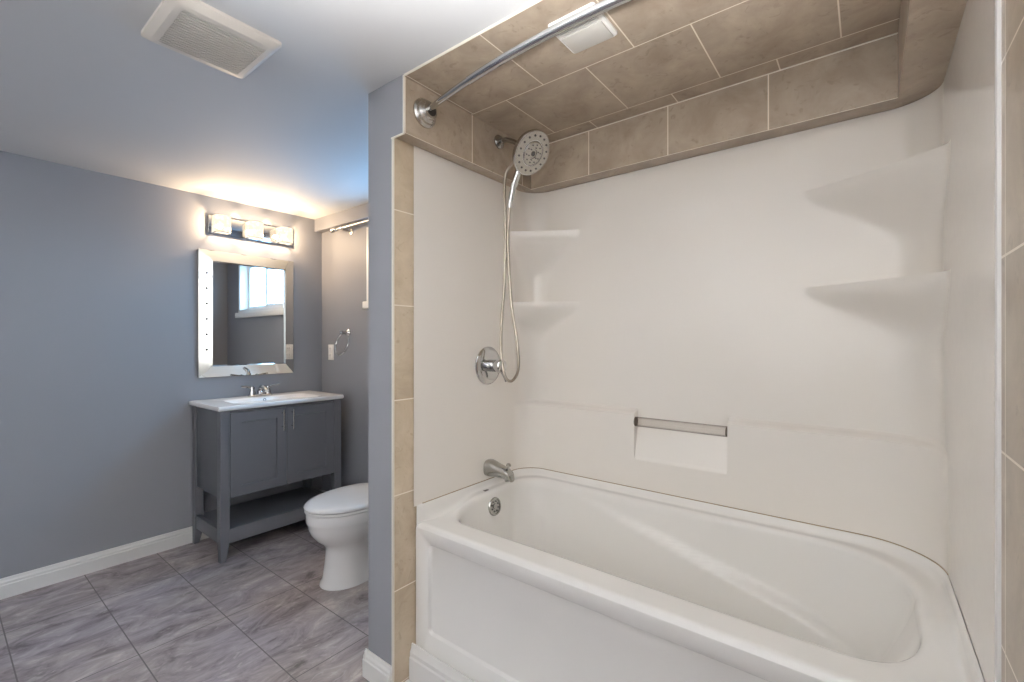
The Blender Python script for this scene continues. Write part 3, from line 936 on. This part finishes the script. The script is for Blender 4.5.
for k in range(4):
    j = (k + 1) % 4
    bm = new()
    def q(t, dx=0): return None
    rings = []
    for a, b in ((o0[k], o0[j]), (o1[k], o1[j]), (o2[k], o2[j])):
        rings.append([a, b])
    vr = [[bm.verts.new(p) for p in r] for r in rings]
    back = [bm.verts.new((XW + .012, p[1], p[2])) for p in (o0[k], o0[j], o2[k], o2[j])]
    bm.faces.new((vr[0][0], vr[0][1], vr[1][1], vr[1][0]))
    bm.faces.new((vr[1][0], vr[1][1], vr[2][1], vr[2][0]))
    bm.faces.new((vr[0][0], vr[0][1], back[1], back[0]))
    bm.faces.new((back[0], back[1], back[3], back[2]))
    bm.faces.new((vr[2][0], vr[2][1], back[3], back[2]))
    bm.faces.new((vr[0][0], vr[1][0], vr[2][0], back[2], back[0]))
    bm.faces.new((vr[0][1], vr[1][1], vr[2][1], back[3], back[1]))
    rail = obj('frame_rail', bm, M['bevel'], mi, 15)
    if k == 3:
        s = 1 if k == 3 else -1
        yb_ = MY0 + .040 if k == 3 else MY1 - .040
        for t in range(6):
            z = 1.21 + t * .098
            bm = new()
            lathe(bm, [(.006, -.004), (.0065, .002), (.004, .006), (.001, .007)], (mx0 + RZ * .040 / W_, yb_, z), (.93, -.37 * s, 0), 12)
            obj('bead', bm, M['bead'], rail)

# ------------------------------------------------------------------ vanity light
vl = thing('vanity_light', 'chrome bar with three lit crystal shades above the mirror', 'light fixture', (XW, 1.405, 2.02))
obj('back_plate', boxm(XW + .001, XW + .018, 1.118, 1.664, 1.962, 2.078, .002), M['chrome'], vl)
for yc in (1.182, 1.384, 1.588):
    hw = .046
    prof_o = [(XW + .018, yc - hw)] + [(XW + .078 + .030 * math.sin(R(a)), yc - hw * math.cos(R(a))) for a in range(0, 181, 12)] + [(XW + .018, yc + hw)]
    prof_i = [(XW + .018, yc - hw + .005)] + [(XW + .078 + .025 * math.sin(R(a)), yc - (hw - .005) * math.cos(R(a))) for a in range(0, 181, 12)] + [(XW + .018, yc + hw - .005)]
    z0, z1 = 1.966, 2.074
    bm = new()
    loft(bm, [[(x, y, z0) for x, y in prof_o], [(x, y, z1) for x, y in prof_o], [(x, y, z1) for x, y in prof_i], [(x, y, z0) for x, y in prof_i], [(x, y, z0) for x, y in prof_o]], False)
    shd = obj('lamp_shade', bm, M['shade'], vl)
    for z in (z0 - .003, z1):
        bm = new()
        loft(bm, [[(x, y, z) for x, y in prof_o], [(x, y, z + .003) for x, y in prof_o], [(x, y, z + .003) for x, y in prof_i], [(x, y, z) for x, y in prof_i], [(x, y, z) for x, y in prof_o]], False)
        obj('rim', bm, M['chrome'], shd)
    bm = new()
    bm.faces.new([bm.verts.new((x, y, z1 - .002)) for x, y in prof_i])
    obj('top_light_cap', bm, M['light_cap_top'], shd)  # added cap over the open shade, dims the bulb's light on the ceiling
    bm = new()
    bm.faces.new([bm.verts.new((x, y, z0 + .002)) for x, y in prof_i])
    obj('bottom_light_cap', bm, M['light_cap_low'], shd)  # added cap under the open shade, dims the bulb's light on the wall
    bm = new(); lathe(bm, [(.006, 0), (.012, .006), (.014, .018), (.012, .03), (.005, .036)], (XW + .020, yc, 2.02), (1, 0, 0), 16)
    obj('bulb', bm, M['bulb'], shd)
    ld = bpy.data.lights.new('bulb_light', 'POINT'); ld.energy = VANITY_W; ld.color = (1, .80, .58); ld.shadow_soft_size = .018
    lo = bpy.data.objects.new('bulb_light', ld); lo.location = Vector((XW + .078, yc, 2.02)) - vl.location; lo.parent = vl
    COL.objects.link(lo)

# ------------------------------------------------------------------ toilet
TC = -2.200
to = thing('toilet', 'white toilet with its lid closed beside the grey vanity', 'toilet', (TC, 1.50, 0))
def egg(cy, wx, lf, lb, z, n=40, p=2.0, pb=2.6):
    """plan outline: front half ellipse (towards -y) length lf, back half lb, half width wx"""
    out = []
    for k in range(n):
        a = 2 * math.pi * k / n
        c, s = math.cos(a), math.sin(a)
        if s < 0:
            out.append((TC + wx * math.copysign(abs(c) ** (2 / p), c), cy + lf * math.copysign(abs(s) ** (2 / p), s), z))
        else:
            out.append((TC + wx * math.copysign(abs(c) ** (2 / pb), c), cy + lb * math.copysign(abs(s) ** (2 / pb), s), z))
    return out
bm = new()
loft(bm, [egg(1.395, .118, .150, .175, 0), egg(1.395, .116, .148, .172, .012), egg(1.393, .104, .133, .160, .030), egg(1.392, .096, .122, .150, .10), egg(1.392, .092, .116, .142, .165),
          egg(1.395, .094, .122, .155, .195), egg(1.40, .108, .148, .20, .220), egg(1.41, .132, .190, .24, .248), egg(1.42, .154, .222, .26, .280),
          egg(1.43, .168, .244, .262, .310), egg(1.44, .174, .256, .258, .328), egg(1.44, .180, .262, .26, .338), egg(1.44, .182, .264, .262, .346), egg(1.44, .182, .264, .262, .384),
          egg(1.44, .178, .260, .258, .390), egg(1.44, .12, .19, .19, .390)], True, True, True)
# trapway and tank deck behind the pedestal
rings = [[(x, y, z) for x, y in rr(TC - hw, TC + hw, y0, y1, .03, 5, 3)] for z, hw, y0, y1 in
         ((0, .085, 1.48, 1.74), (.10, .078, 1.48, 1.74), (.24, .080, 1.46, 1.78), (.31, .13, 1.46, 1.85), (.345, .165, 1.50, 1.885), (.384, .170, 1.52, 1.885))]
loft(bm, rings, True, True, True)
obj('bowl', bm, M['ceramic'], to, 50)
bm = new()
loft(bm, [egg(1.44, .180, .263, .20, .392), egg(1.44, .186, .270, .205, .395), egg(1.44, .187, .271, .205, .402), egg(1.44, .184, .268, .203, .407), egg(1.44, .10, .16, .12, .407)], True, True, True)
obj('seat', bm, M['seat'], to, 50)
bm = new()
loft(bm, [egg(1.44, .183, .267, .21, .4095), egg(1.44, .188, .273, .213, .413), egg(1.44, .188, .274, .213, .420), egg(1.44, .182, .266, .210, .4275), egg(1.44, .165, .245, .195, .432),
          egg(1.44, .10, .16, .13, .436), egg(1.44, .03, .05, .04, .437)], True, True, True)
obj('lid', bm, M['seat'], to, 50)
for x in (-.075, .075):
    obj('hinge', boxm(TC + x - .018, TC + x + .018, 1.640, 1.675, .390, .425, .006), M['seat'], to)
tk = new()
loft(tk, [[(x, y, z) for x, y in rr(TC - hw, TC + hw, y0, 1.888, .03, 6, 4)] for z, hw, y0 in ((.3855, .19, 1.71), (.42, .205, 1.70), (.74, .225, 1.688), (.755, .225, 1.688))], True, True, True)
tank = obj('tank', tk, M['ceramic'], to, 40)
bm = new()
loft(bm, [[(x, y, z) for x, y in rr(TC - hw, TC + hw, y0, 1.892, .03, 6, 4)] for z, hw, y0 in ((.756, .228, 1.684), (.762, .235, 1.676), (.780, .235, 1.676), (.787, .228, 1.684))], True, True, True)
obj('tank_lid', bm, M['ceramic'], tank, 40)
bm = new(); lathe(bm, [(.014, 0), (.014, .010), (.006, .012)], (TC - .15, 1.689, .70), (0, -1, 0), 16)
tube(bm, [(TC - .15, 1.675, .70), (TC - .11, 1.672, .695), (TC - .075, 1.672, .688)], .006, 10)
obj('flush_lever', bm, M['chrome'], tank)

# ------------------------------------------------------------------ towel ring, outlet, window curtain rod
TR = Vector((-2.99, YF, 1.325))
tr = thing('towel_ring', 'chrome towel ring hanging from its post on the far wall', 'towel ring', TR)
bm = new(); lathe(bm, [(.026, 0), (.026, .006), (.018, .014), (.012, .020), (.011, .045), (.015, .050), (.015, .062), (.006, .066)], TR, (0, -1, 0), 24)
obj('post', bm, M['chrome'], tr)
bm = new()
rc = TR + Vector((0, -.054, -.082))
tube(bm, [rc + Vector((math.sin(2 * math.pi * k / 40) * .080 * .96, -.02 * math.cos(2 * math.pi * k / 40) * -1, math.cos(2 * math.pi * k / 40) * .078)) for k in range(41)], .0045, 10, False)
obj('ring', bm, M['chrome'], tr)

ot = thing('wall_outlet', 'white electrical outlet plate on the far wall left of the towel ring', 'outlet', (-3.22, YF, 1.18))
obj('cover_plate', boxm(-3.255, -3.185, YF - .006, YF, 1.122, 1.238, .002), M['outlet'], ot)
for z in (1.155, 1.205):
    bm = boxm(-3.237, -3.203, YF - .009, YF - .004, z - .017, z + .017, .003)
    so = obj('socket', bm, M['outlet'], ot)
    bm = new()
    for x in (-3.228, -3.213):
        box(bm, x - .001, x + .001, YF - .0094, YF - .0085, z - .002, z + .009)
    obj('slot', bm, M['dark'], so)

cr = thing('curtain_rod', 'brushed metal curtain rod with a finial mounted across the far window', 'curtain rod', (-2.4, 1.83, 2.075))
bm = new(); tube(bm, [(-3.03, 1.825, 2.072), (-1.60, 1.825, 2.072)], .009, 14)
obj('rod', bm, M['brushed'], cr)
for x, s in ((-3.03, -1), (-1.60, 1)):
    bm = new(); lathe(bm, [(.009, -.004), (.015, 0), (.015, .010), (.009, .016), (.013, .024), (.019, .045), (.017, .062), (.007, .076)], (x, 1.825, 2.072), (s, 0, 0), 18)
    obj('finial', bm, M['brushed'], cr)
for x in (-2.955, -1.66):
    bm = new()
    lathe(bm, [(.022, 0), (.022, .006), (.010, .009)], (x, YF, 2.06), (0, -1, 0), 18)
    tube(bm, [(x, YF - .005, 2.06), (x, 1.84, 2.06), (x, 1.826, 2.060)], .006, 10)
    lathe(bm, [(.013, -.010), (.013, .010)], (x, 1.825, 2.072), (1, 0, 0), 16)
    obj('bracket', bm, M['brushed'], cr)
